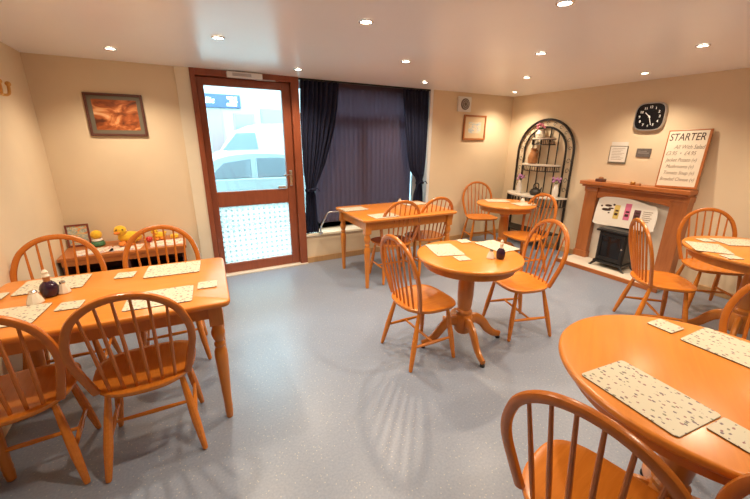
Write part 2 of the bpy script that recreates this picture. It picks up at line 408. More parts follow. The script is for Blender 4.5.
MB().lathe([(.03, 0), (.03, .008), (.014, .012), (.012, .02)], (0, .08, .002), 16).build('flange', 'chrome', rl)

# ------------------------------------------------------------------ street outside
def outside():
    m_fac = mat('pale_render', (.30, .29, .26), .8, var=.03)
    m_road = mat('grey_asphalt', (.22, .22, .22), .9, var=.1)
    m_sign = mat('navy_fascia', (.02, .04, .10), .5); m_win = mat('dark_shop_glass', (.15, .16, .16), .1)
    m_dr = mat('rose_door_paint', (.20, .12, .11), .6)
    m_wht = mat('white_car_paint', (.34, .33, .30), .25); m_sil = mat('silver_car_paint', (.24, .25, .24), .3); m_tint = mat('car_window_tint', (.13, .14, .15), .08)
    struct(MB().box((-14, D+.12, -.25), (26, 30, -.06)).build('ground', m_road))
    b = tag(MB().box((-6, 13, -.06), (16, 19, 7)).build('shop_building', m_fac), 'pale rendered shop building across the street beyond the door', 'building')
    MB().box((.4, 12.9, 2.46), (2.02, 13.0, 2.86), .01).build('fascia_sign', m_sign, b)
    s = b.children[0]
    text('lettering', 'llic', .24, 'white', s, (1.10, 12.895, 2.66), shear=.2, off=.006)
    MB().box((1.62, 12.89, 2.72), (1.80, 12.9, 2.80)).box((1.83, 12.89, 2.72), (1.92, 12.9, 2.80)).box((1.60, 12.89, 2.52), (1.90, 12.9, 2.60)).box((1.70, 12.89, 2.62), (1.92, 12.9, 2.69)).build('emblem', 'white', s)
    MB().box((1.03, 12.95, -.06), (1.42, 13.01, 2.40)).build('door', m_dr, b)
    for x0, x1, z0, z1 in ((1.82, 2.36, 1.75, 2.27), (2.70, 3.6, 1.85, 2.44), (4.4, 5.6, 1.2, 2.4), (-1.8, -.4, 1.0, 2.3)):
        w = MB().box((x0-.05, 12.95, z0-.05), (x1+.05, 13.02, z1+.05), .01).build('window', m_dr if x0 < 2 else 'greyplate', b)
        MB().box((x0, 12.94, z0), (x1, 12.96, z1)).build('pane', m_win, w)
    def car(name, label, cat, loc, roof, body, wins, w, paint, wheels, sc=1):
        r = thing(name, label, cat, loc)
        def slab(pts, y0, y1, inset=0, bev=.05):
            n = len(pts); cx = sum(p[0] for p in pts)/n; cz = sum(p[1] for p in pts)/n
            rg = []
            for y, k in ((y0, .97), (y0+bev, 1), (y1-bev, 1), (y1, .97)):
                rg.append([(cx+(p[0]-cx)*k, y, cz+(p[1]-cz)*k) for p in pts])
            return MB().rings(rg, smooth=False)
        slab(body, -w/2, w/2).build('body', paint, r)
        slab(roof, -w/2+.1, w/2-.1).build('cabin', paint, r)
        for q in wins: slab(q, -w/2+.09, -w/2+.13, bev=.01).build('side_window', m_tint, r)
        for x in wheels:
            t = MB()
            for yy in (-w/2+.12, w/2-.12):
                t.sweep([(x, yy-.1, .32), (x, yy+.1, .32)], .32, 20, (0, 0, 1))
            t.build('wheel', 'rubber', r)
        return r
    car('estate_car', 'silver car parked in the street close outside the door', 'car', (1.35, 7.0, -.06),
        cr([(-1.35, .92, 0), (-.95, 1.22, 0), (-.55, 1.33, 0), (.2, 1.33, 0), (.9, 1.22, 0), (1.45, .95, 0)], 5) and [(p[0], p[1]) for p in cr([(-1.35, .90, 0), (-.95, 1.20, 0), (-.5, 1.32, 0), (.2, 1.32, 0), (.9, 1.2, 0), (1.45, .90, 0)], 5)],
        [(-2.0, .3), (-2.05, .7), (-1.4, .93), (1.5, .93), (2.0, .82), (2.1, .4), (2.0, .25)],
        [[(-.98, .94), (-.72, 1.19), (-.3, 1.25), (-.3, .94)], [(-.22, .94), (-.22, 1.26), (.2, 1.26), (.75, 1.17), (1.15, .94)]], 1.65, m_sil, (-1.3, 1.3))
    car('delivery_van', 'white van parked across the street behind the silver car', 'van', (3.3, 10.2, -.06),
        [(-2.3, 1.2), (-1.9, 1.75), (-1.5, 1.92), (2.3, 2.05), (2.45, 1.2)],
        [(-2.9, .3), (-2.85, .95), (-2.3, 1.25), (2.5, 1.25), (2.5, .3)],
        [[(-2.35, 1.30), (-2.0, 1.70), (-1.55, 1.72), (-1.5, 1.32)]], 1.8, m_wht, (-1.8, 1.7))
outside()

# ------------------------------------------------------------------ chairs
HZ = .43
def hoop_curve():
    pts = [(-.178, 0), (-.200, .09), (-.222, .20), (-.216, .29), (-.178, .385), (-.10, .45), (0, .472), (.10, .45), (.178, .385), (.216, .29), (.222, .20), (.200, .09), (.178, 0)]
    return [Vector((p[0], -.135-.235*p[1]/1.0*1.0, HZ-.004+p[1])) for p in cr([(a, b, 0) for a, b in pts], 5)]
def seat_outline(k, z, dish=0):
    out = []; n = 40
    for i in range(n):
        a = 2*pi*i/n; c, s = cos(a), sin(a)
        e = .62 if s > 0 else .80
        x = math.copysign(abs(c)**e, c)*.215; y = math.copysign(abs(s)**e, s)*.20
        x *= 1+.06*y/.2
        out.append((x*k, y*k, z))
    return out
def make_chair(label):
    t = thing('windsor_chair', label, 'chair', group='hoop-back wooden chairs round the tables')
    st = MB()
    st.rings([seat_outline(.86, HZ-.034), seat_outline(.95, HZ-.028), seat_outline(1, HZ-.012), seat_outline(.995, HZ-.003), seat_outline(.96, HZ), seat_outline(.84, HZ-.002), seat_outline(.6, HZ-.008), seat_outline(.3, HZ-.010)])
    st.build('seat', 'chair', t, auto=50)
    hc = hoop_curve()
    MB().sweep(hc, (.0125, .0165), 10, (0, 1, .2), sq=.7).build('back_hoop', 'hoop', t)
    N = 6
    for k in range(N):
        u = (k+.5)/N*2-1
        b = Vector((u*.150, -.145-.012*(1-u*u), HZ-.012)); tx = u*.182
        for p, q in zip(hc, hc[1:]):
            if p.z > HZ+.18 and q.z > HZ+.18 and p.x <= tx < q.x: top = p.lerp(q, (tx-p.x)/(q.x-p.x))
        pts = [b.lerp(top, q) for q in (0, .12, .4, .7, 1)]
        MB().sweep(pts, [.0065, .0075, .0085, .007, .0055], 8, (0, 1, 0)).build('spindle', 'hoop', t)
    legs = {}
    for sx in (-1, 1):
        for fy in (1, -1):
            a = Vector((sx*.145, .115 if fy > 0 else -.115, HZ-.022)); b = Vector((sx*.200, .165 if fy > 0 else -.205, .004))
            legs[sx, fy] = (a, b)
            pts = [a.lerp(b, q) for q in (0, .08, .3, .5, .62, .8, .97, 1)]
            MB().sweep(pts, [.012, .013, .0165, .019, .0195, .0165, .0135, .011], 10, (0, 1, 0)).build('leg', 'chair', t)
    mids = []
    for sx in (-1, 1):
        p = legs[sx, 1][0].lerp(legs[sx, 1][1], .60); q = legs[sx, -1][0].lerp(legs[sx, -1][1], .60)
        MB().sweep([p, p.lerp(q, .2), p.lerp(q, .5), p.lerp(q, .8), q], [.008, .010, .0125, .010, .008], 8, (0, 0, 1)).build('stretcher', 'chair', t)
        mids.append(p.lerp(q, .5))
    p, q = mids
    MB().sweep([p, p.lerp(q, .25), p.lerp(q, .5), p.lerp(q, .75), q], [.008, .0095, .0115, .0095, .008], 8, (0, 0, 1)).build('stretcher', 'chair', t)
    return t
CH = [
    ('honey wooden hoop-back chair at the near side of the left table, at its free end', -.275, 1.835, -1),
    ('honey wooden hoop-back chair at the near side of the left table at the photo edge', -.768, 1.87, 2),
    ('honey wooden hoop-back chair behind the left table, directly below the framed toy picture', -.76, 2.60, 180),
    ('honey wooden hoop-back chair behind the left table, nearest the door', -.195, 2.605, 180),
    ('honey wooden hoop-back chair tucked under the window table, the one nearer the door', 1.975, 3.22, -4),
    ('honey wooden hoop-back chair tucked under the window table, the one nearer the small picture', 2.45, 3.25, -1),
    ('honey wooden hoop-back chair left of the middle round table, seen from the side', 1.388, 1.845, -91),
    ('honey wooden hoop-back chair right of the middle round table, pulled out on the open floor', 2.284, 1.75, 74),
    ('honey wooden hoop-back chair in the corner under the small picture, by the back wall', 3.84, 3.75, 158),
    ('honey wooden hoop-back chair at the corner table, in front of the iron rack', 3.50, 2.70, 82),
    ('honey wooden hoop-back chair seen edge on in front of the black stove', 3.335, 1.22, -136),
    ('honey wooden hoop-back chair against the wall right of the fireplace', 4.15, 1.17, 138),
    ('honey wooden hoop-back chair pushed under the near left of the big right table', .992, .372, -81),
    ('honey wooden hoop-back chair on the far right side of the big right table', 2.20, .31, 98),
    ('honey wooden hoop-back chair barely showing at the bottom right corner of the photo', 1.23, -.08, -90),
]
c0 = make_chair(CH[0][0]); c0.location = (CH[0][1], CH[0][2], 0); c0.rotation_euler.z = radians(CH[0][3])
for lab, x, y, a in CH[1:]: dup(c0, lab, (x, y, 0), radians(a))

# ------------------------------------------------------------------ tables
TH = .75
def rect_table(label, loc, rz, w, d, inset):
    t = thing('dining_table', label, 'table', loc, rz)
    MB().rings([rrect(w-.03, d-.03, .03, 6, TH-.030), rrect(w-.008, d-.008, .036, 6, TH-.027), rrect(w, d, .04, 6, TH-.018), rrect(w, d, .04, 6, TH-.008), rrect(w-.006, d-.006, .037, 6, TH-.002), rrect(w-.016, d-.016, .032, 6, TH)]).build('tabletop', 'table', t, auto=50)
    ax, ay = w/2-inset[0], d/2-inset[1]
    a = MB()
    for s in (-1, 1):
        a.box((-ax, s*ay-.011, TH-.125), (ax, s*ay+.011, TH-.03)).box((s*ax-.011, -ay, TH-.125), (s*ax+.011, ay, TH-.03))
    a.build('apron', 'tleg', t)
    for sx in (-1, 1):
        for sy in (-1, 1):
            l = MB(); x, y = sx*ax, sy*ay
            l.box((x-.033, y-.033, TH-.16), (x+.033, y+.033, TH-.03), .003)
            l.lathe([(.012, 0), (.017, .004), (.019, .03), (.021, .05), (.019, .06), (.022, .075), (.020, .09), (.024, .20), (.030, .34), (.033, .40), (.031, .43), (.022, .455), (.027, .465), (.027, .478), (.020, .49), (.026, .50), (.034, .53), (.034, .545), (.026, .57), (.026, .592)], (x, y, 0), 18)
            l.build('leg', 'tleg', t)
    return t
rect_table('long golden wooden table in the left foreground with four chairs', (-.39, 2.085, 0), radians(-3.5), 1.08, .74, (.075, .115))
rect_table('golden wooden table below the shop window', (2.085, 3.35, 0), radians(-2), 1.15, .82, (.07, .08))
def round_table(label, loc, r, rz=0, n=4):
    t = thing('pedestal_table', label, 'table', loc, rz)
    MB().lathe([(r-.02, TH-.030), (r-.005, TH-.027), (r, TH-.018), (r, TH-.008), (r-.004, TH-.002), (r-.012, TH)], n=72).build('tabletop', 'table', t, auto=50)
    MB().lathe([(r-.055, TH-.075), (r-.05, TH-.085), (r-.05, TH-.03)], n=64).build('apron', 'tleg', t)
    MB().lathe([(.055, .11), (.064, .125), (.066, .17), (.066, .24), (.052, .262), (.060, .275), (.060, .29), (.046, .305), (.052, .33), (.058, .42), (.058, .52), (.050, .585), (.062, .60), (.062, .615), (.05, .63), (.075, .655), (.075, TH-.03)], n=28).build('pedestal', 'tleg', t)
    for k in range(n):
        a = 2*pi*k/n; c, s = cos(a), sin(a)
        pr = cr([(.05, .205), (.10, .215), (.16, .175), (.215, .10), (.27, .055), (.33, .040)], 5) if False else cr([(.05, .205, 0), (.10, .212, 0), (.16, .172, 0), (.215, .10, 0), (.27, .056, 0), (.325, .038, 0)], 5)
        m = len(pr)
        pts = [(p[0]*c, p[0]*s, p[1]) for p in pr]
        rad = [(.024*(1-.45*i/m), .046-.022*i/m) for i in range(m)]
        lg = MB().sweep(pts, rad, 12, (-s, c, 0), sq=.75).build('pedestal_leg', 'tleg', t)
        MB().lathe([(.014, 0), (.017, .006), (.017, .018), (.010, .024)], (.315*c, .315*s, 0), 14).build('glide', 'rubber', lg)
    return t
round_table('round golden pedestal table standing alone in the middle of the floor', (1.735, 1.77, 0), .37, radians(-15)).scale = (1, 1, .962)
round_table('round golden pedestal table in the far corner before the iron rack', (3.56, 3.07, 0), .36, radians(20))
round_table('round golden pedestal table against the right edge, right of the fireplace', (3.60, .77, 0), .45, radians(10))
round_table('big golden table in the right foreground with floral placemats', (1.45, .34, 0), .44, radians(30))

# ------------------------------------------------------------------ things on the tables
def placemat(label, x, y, a, w=.285, d=.21, name='placemat', group='floral placemats', r=.012):
    z = TH*.962 if 'middle round' in label else TH
    t = MB().rings([rrect(w-.004, d-.004, r, 4, 0), rrect(w, d, r, 4, .002), rrect(w, d, r, 4, .0035), rrect(w-.003, d-.003, r, 4, .0045)], smooth=False)
    o = t.build(name, 'mat'); o.location = (x, y, z+.0008); o.rotation_euler.z = radians(a)
    o.data.materials.append(M['matedge'])
    for p in o.data.polygons:
        if p.normal.z < .5: p.material_index = 1
    return tag(o, label, 'placemat' if name == 'placemat' else 'coaster', group)
def coaster(label, x, y, a): placemat(label, x, y, a, .095, .095, 'coaster', 'floral drink coasters', .008)
placemat('floral placemat at the left rim of the big right table, before the bottom chair', 1.17, .390, 84)
placemat('floral placemat on the big right table nearest the half-hidden right chair', 1.74, .345, 88)
coaster('floral coaster at the far rim of the big right table', 1.715, .57, -5)
coaster('floral coaster at the near rim of the big right table by the photo edge', 1.205, .19, -5)
placemat('floral placemat on the middle round table, on the side of its left chair', 1.64, 1.93, -108)
placemat('floral placemat on the middle round table, behind the dark vinegar bottle', 2.06, 1.82, 88, .285, .2)
coaster('floral coaster on the middle round table beside its left placemat', 1.62, 1.715, -12)
coaster('floral coaster at the far rim of the middle round table', 1.93, 2.04, -12)
placemat('floral placemat on the left table, far side at the free end nearest the door', -.115, 2.296, -5)
placemat('floral placemat on the left table, near side at the free end', -.17, 1.878, -4)
placemat('floral placemat on the left table, far side behind the vinegar bottle', -.67, 2.325, -3)
placemat('floral placemat on the left table, near side at the photo edge', -.765, 1.955, -6)
coaster('floral coaster between the two far placemats of the left table', -.355, 2.31, -8)
coaster('floral coaster at the free end of the left table', .045, 1.945, -6)
coaster('floral coaster mid left table, between the near placemats', -.535, 1.97, -6)
coaster('floral coaster at the wall end of the left table', -.885, 2.25, -5)
placemat('floral placemat on the window table, far side near the chrome rail', 1.66, 3.55, 0)
placemat('floral placemat on the window table, near side in front of the chair', 1.78, 3.08, 0)
placemat('floral placemat on the window table, far side by the right curtain', 2.48, 3.55, 0)
placemat('floral placemat on the right-hand round table, nearest the stove chair', 3.36, 1.0, -55+90)
placemat('floral placemat on the right-hand round table, far side by the wall chair', 3.75, .95, -35)
coaster('floral coaster on the right-hand round table between its placemats', 3.60, 1.10, -30)
coaster('floral coaster on the right-hand round table at the near rim', 3.215, .825, -33)
placemat('floral placemat on the corner table on the side of the corner chair', 3.58, 3.24, -30)
placemat('floral placemat on the corner table on the side of the iron rack', 3.68, 2.90, -10, .25)

def vinegar(label, loc, k=1):
    t = thing('vinegar_bottle', label, 'bottle', loc, group='vinegar bottles on the tables')
    MB().lathe([(.020*k, 0), (.026*k, .004), (.030*k, .02), (.031*k, .045), (.024*k, .065), (.012*k, .078)], n=18).build('bottle', 'vinegar', t)
    MB().lathe([(.012*k, .076), (.011*k, .085), (.012*k, .10)], n=14).build('neck', 'brownpot' if k > 1 else 'crystal', t)
    MB().lathe([(.012*k, .10), (.014*k, .105), (.009*k, .116), (.011*k, .125), (.004*k, .136)], n=14).build('stopper', 'crystal', t)
def salt(label, loc, k=1):
    t = thing('salt_shaker', label, 'salt shaker', loc, group='salt shakers on the tables')
    MB().lathe([(.026*k, 0), (.028*k, .004), (.024*k, .02), (.012*k, .052)], n=8).build('body', 'crystal', t)
    MB().lathe([(.0125*k, .05), (.013*k, .056), (.009*k, .064)], n=12).build('cap', 'chrome', t)
vinegar('dark vinegar bottle with glass stopper on the left table', (-.645, 2.155, TH+.001), 1.2)
salt('cut glass salt shaker on the left table, near side of the vinegar bottle', (-.685, 2.085, TH+.001), 1.25)
salt('cut glass pepper shaker on the left table, door side of the vinegar bottle', (-.595, 2.17, TH+.001), 1.0)
vinegar('dark vinegar bottle with glass stopper on the middle round table', (1.85, 1.59, TH*.962+.001), .98)
salt('cut glass salt shaker beside the vinegar bottle on the middle round table', (1.80, 1.63, TH*.962+.001), .98)
salt('cut glass salt shaker on the corner round table', (3.80, 3.02, TH+.001), 1.1)
salt('cut glass shaker at the far edge of the window table', (2.345, 3.66, TH+.001), 1.1)

# ------------------------------------------------------------------ wall things
def picture(name, label, loc, rz, w, h, fr, frm, mount, mm, img):
    t = thing(name, label, 'picture', loc, rz); f = MB()
    for a, b in (((-w/2, -h/2), (-w/2+fr, h/2)), ((w/2-fr, -h/2), (w/2, h/2)), ((-w/2+fr, -h/2), (w/2-fr, -h/2+fr)), ((-w/2+fr, h/2-fr), (w/2-fr, h/2))):
        f.box((a[0], -.022, a[1]), (b[0], -.001, b[1]), .004)
    f.build('frame', frm, t)
    MB().box((-w/2+fr*.9, -.012, -h/2+fr*.9), (w/2-fr*.9, -.003, h/2-fr*.9)).build('mount', mm, t)
    MB().box((-w/2+fr+mount, -.0135, -h/2+fr+mount), (w/2-fr-mount, -.011, h/2-fr-mount)).build('print', img, t)
    return t
picture('framed_picture', 'dark framed sunset landscape print on the back wall left of the door', (-.437, D, 1.696), 0, .435, .36, .022, 'darkwood', .03, 'greymount', 'lwpic')
picture('framed_picture', 'small framed pale watercolour on the back wall under the white vent', (3.888, D, 1.682), 0, .43, .345, .025, 'fire', .07, 'cream_mount', 'rwpic')
v = thing('wall_vent', 'square white wall vent with round grey grille above the small picture', 'vent', (3.655, D, 1.99))
MB().box((-.12, -.03, -.10), (.12, -.001, .10), .012).build('housing', 'white', v)
MB().sweep([(0, -.029, 0), (0, -.040, 0)], .075, 28, (0, 0, 1)).build('grille', 'greyplate', v)
g = MB()
for r in (.03, .055): g.sweep([(r*cos(2*pi*k/24), -.041, r*sin(2*pi*k/24)) for k in range(24)], .004, 6, (0, 1, 0), close=True)
g.build('grille_ring', 'silver', v)
bs = thing('wall_hook', 'ornate brass fitting high on the left wall at the photo edge', 'wall fitting', (L, 3.27, 1.79), pi/2)
MB().lathe([(.0, 0), (.05, 0), (.055, .008), (.03, .018)], n=20).build('back_plate', 'brass', bs).rotation_euler = (pi/2, 0, 0)
q = MB()
for s in (-1, 1): q.sweep(cr([(0, -.01, 0), (.02*s, -.06, -.03), (.06*s, -.08, -.02), (.07*s, -.085, .03)], 6), .009, 8, (0, 1, 0)); q.ball((.07*s, -.085, .04), .016)
q.build('arm', 'brass', bs)

cl = thing('wall_clock', 'black rounded-square clock in a silver rim above the fireplace', 'clock', (R, 2.168, 1.763), -pi/2)
def sq(w, h, y, e=.55, n=48):
    return [(math.copysign(abs(cos(2*pi*k/n))**e, cos(2*pi*k/n))*w, y, math.copysign(abs(sin(2*pi*k/n))**e, sin(2*pi*k/n))*h) for k in range(n)]
MB().rings([sq(.144, .140, -.001), sq(.151, .148, -.01), sq(.151, .148, -.03), sq(.147, .144, -.042), sq(.139, .136, -.042), sq(.137, .134, -.034)]).build('rim', 'silver', cl)
MB().rings([sq(.137, .134, -.030), sq(.137, .134, -.037)], smooth=False).build('dial', 'blackgloss', cl)
for k in range(1, 13):
    a = 2*pi*k/12; text('numeral', str(k), .034, 'white', cl, (.098*sin(a), -.0375, .098*cos(a)), off=.0008)
for nm, ln, an, w in (('hour_hand', .062, 10.45/12*360, .007), ('minute_hand', .092, 27/60*360, .005)):
    h = MB().box((-w/2, -.041, -.015), (w/2, -.039, ln)).build(nm, 'white', cl); h.rotation_euler = (0, radians(an), 0)
MB().sweep([(0, -.038, 0), (0, -.043, 0)], .009, 16, (0, 0, 1)).build('hub', 'white', cl)

nt = thing('notice_sheet', 'white framed notice on the wall above the mantel, left of the grey plaque', 'notice', (R, 2.427, 1.345), -pi/2)
MB().box((-.10, -.012, -.10), (.10, -.001, .105), .002).build('holder', 'greymount', nt)
MB().box((-.092, -.014, -.078), (.092, -.011, .098)).build('sheet', 'paper', nt)
MB().box((-.092, -.010, .107), (.092, -.001, .150)).build('top_strip', 'paper', nt)
lines = MB()
for k in range(8): lines.box((-.07, -.0146, .075-.018*k), (.07-.02*(k % 3), -.0138, .079-.018*k))
lines.build('print', 'greyink', nt)
pl = thing('wall_plaque', 'small grey plaque on the wall between the notice and the menu board', 'plaque', (R, 2.16, 1.38), -pi/2)
MB().box((-.073, -.012, -.047), (.073, -.001, .047), .003).build('plate', 'greyplate', pl)
MB().box((-.055, -.0128, -.006), (.055, -.0115, .002)).box((-.055, -.0128, .014), (.03, -.0115, .020)).build('print', 'silver', pl)

# menu board leaning on the mantel
tilt = math.atan2(.075, .57)
mb = thing('menu_board', 'white handwritten menu board in a wooden frame leaning above the mantel', 'menu board', (4.53, 1.75, 1.036), -pi/2, rx=-tilt)
mb.rotation_euler.y = radians(-2)
bw, bh = .345, .59
MB().box((-bw/2, .001, .012), (bw/2, .009, bh-.012)).build('face', 'board', mb)
f = MB().box((-bw/2-.006, -.004, 0), (bw/2+.012, .014, .022), .003).box((bw/2-.010, -.004, .022), (bw/2+.012, .014, bh), .003).box((-bw/2-.006, -.002, .022), (-bw/2+.004, .012, bh), .002).box((-bw/2+.004, -.002, bh-.010), (bw/2-.010, .012, bh), .002)
f.build('frame', 'firex', mb)
text('heading', 'STARTER', .104, 'ink', mb, (-.008, 0, .515), shear=.12, sx=.72, off=.0004)
for txt, z, x, sz in (('All With Salad', .418, .03, .058), ('£3.95  •  £4.95', .355, -.03, .058), ('Jacket Potato (v)', .288, -.01, .052), ('Mushrooms (v)', .222, -.01, .052), ('Tomato Soup (v)', .157, -.005, .052), ('Breaded Cheese (v)', .092, -.005, .050)):
    text('handwriting', txt, sz, 'greyink', mb, (x, 0, z), shear=.25, sx=.74)

# ------------------------------------------------------------------ fireplace
def fireplace():
    t = thing('fireplace_surround', 'reddish wooden fireplace surround with pale panel on the right wall', 'fireplace', (R, 2.11, 0), -pi/2)
    MB().box((-.605, -.20, .985), (.53, -.001, 1.03), .006).box((-.58, -.18, .96), (.515, -.001, .985), .006).build('mantel_shelf', 'firex', t)
    for x in (-.475, .445):
        MB().box((x-.075, -.14, .05), (x+.075, -.001, .96), .004).box((x-.085, -.15, .05), (x+.085, -.001, .13), .004).box((x-.082, -.147, .90), (x+.082, -.001, .96), .004).build('column', 'fire', t)
    n = 20; fr = []; bk = []
    xs = [-.40+.77*k/n for k in range(n+1)]
    arch = lambda x: .805+.065*math.sqrt(max(0, 1-(x/.42)**2))
    vs = [(x, y, z) for y in (-.125, -.06) for x in xs for z in (arch(x), .96)]; m = 2*(n+1); fs = []
    for k in range(n):
        a = 2*k
        fs += [(a, a+2, a+3, a+1), (m+a, m+a+1, m+a+3, m+a+2), (a, m+a, m+a+2, a+2), (a+1, a+3, m+a+3, m+a+1)]
    MB().add(vs, fs).build('frieze', 'firex', t)
    MB().box((-.41, -.07, .05), (.38, -.001, .95)).build('back_panel', 'marble', t)
    MB().box((-.545, -.47, 0.001), (.57, -.001, .05), .004).build('hearth', 'marble', t)
    MB().box((-.555, -.49, 0.001), (.58, -.471, .047), .004).build('hearth_edging', 'firex', t)
    s = thing('electric_stove', 'black electric stove standing on the pale hearth', 'stove', (R-.21, 2.135, .0505), -pi/2)
    s.scale = (.93, 1, 1.06)
    MB().box((-.165, -.10, .06), (.165, .12, .41), .008).build('body', 'black', s)
    MB().rings([[(x, y, z) for x, y in ((-.195, -.135), (.195, -.135), (.195, .125), (-.195, .125))] for z in (.41, .43)] + [[(x, y, .445) for x, y in ((-.17, -.11), (.17, -.11), (.17, .11), (-.17, .11))]], smooth=False).build('top_plate', 'black', s)
    MB().box((-.18, -.125, .045), (.18, .12, .075), .006).build('base_plate', 'black', s)
    d = MB()
    for a, b in (((-.155, .085), (-.12, .40)), ((.12, .085), (.155, .40)), ((-.12, .085), (.12, .125)), ((-.12, .36), (.12, .40))): d.box((a[0], -.122, a[1]), (b[0], -.10, b[1]), .004)
    dr = d.build('door', 'black', s)
    MB().box((-.12, -.108, .125), (.12, -.101, .36)).build('window', 'blackgloss', dr)
    MB().ball((.137, -.128, .25), .011).build('knob', 'chrome', dr)
    for sx in (-1, 1):
        for y in (-.11, .10):
            MB().sweep([(sx*.15, y, .055), (sx*.175, y-.01, .03), (sx*.20, y-.015, .006), (sx*.215, y-.02, .002)], [.018, .015, .011, .008], 8, (0, 1, 0)).build('foot', 'black', s)
    c = thing('drinks_card', 'white shaped advertising card propped on the stove below the mantel', 'card', (R-.175, 2.145, .535), -pi/2, rx=radians(-9))
    c.rotation_euler.y = radians(-2)
    w = .33
    pts = [(p[0], 0, p[1]) for p in cr([(-w, .05, 0), (-w+.03, .0, 0), (0, -.0, 0), (w-.03, .0, 0), (w, .05, 0), (w, .19, 0), (w-.03, .275, 0), (w-.10, .285, 0), (.05, .33, 0), (-.18, .34, 0), (-w+.03, .315, 0), (-w+.005, .22, 0), (-w, .05, 0)], 5)][:-1]
    MB().rings([[(x, y, z) for x, _, z in pts] for y in (-.004, 0)], smooth=False).build('card', 'paper', c)
    l = MB()
    for x, z, a, b in ((-.19, .235, .040, .014), (-.205, .185, .055, .016), (-.265, .225, .012, .010), (-.125, .25, .014, .012), (-.17, .15, .012, .008), (-.155, .205, .03, .009)):
        l.sweep([(x, -.0035, z), (x, -.006, z)], (b, a), 16, (0, 0, 1))
    l.build('emblem', 'ink', c)
    for x, m, wd, ht, k in ((-.085, 'cup_yellow', .030, .16, 0), (.03, 'cup_pink', .032, .19, 1), (.135, 'cup_plum', .034, .13, 2)):
        if m not in M: M[m] = mat(m, {'cup_yellow': (.66, .50, .14), 'cup_pink': (.66, .16, .30), 'cup_plum': (.12, .04, .06)}[m], .5)
        b = MB().box((x-wd, -.0065, .09), (x+wd, -.0035, .09+ht), .001).build('printed_bottle', m, c)
        MB().box((x-wd*.6, -.0075, .13), (x+wd*.6, -.006, .16)).box((x-wd*.5, -.0075, .175), (x+wd*.7, -.006, .195)).build('bottle_label', 'ink', b)
    tx = MB()
    for k in range(6): tx.box((.19, -.0055, .205-.022*k), (.285-.01*(k % 3), -.0037, .213-.022*k))
    tx.build('small_print', 'greyink', c)
    for lab, y, k in (('small dark wooden ornament near the left end of the mantel', 2.50, 0), ('small brass tealight holder in the middle of the mantel', 2.12, 1)):
        o = thing('mantel_ornament', lab, 'ornament', (R-.13, y, 1.0305))
        if k == 0:
            MB().box((-.04, -.045, 0), (.04, .045, .035), .006).build('block', 'darkwood', o); MB().ball((0, 0, .042), (.025, .03, .018)).build('knob', 'brownpot', o)
        else:
            MB().lathe([(.022, 0), (.026, .005), (.026, .03), (.022, .035)], (0, .02, 0), 16).build('cup', 'brass', o); MB().lathe([(.024, 0), (.028, .004), (.022, .022)], (0, -.04, 0), 16).build('saucer', 'brownpot', o)
fireplace()

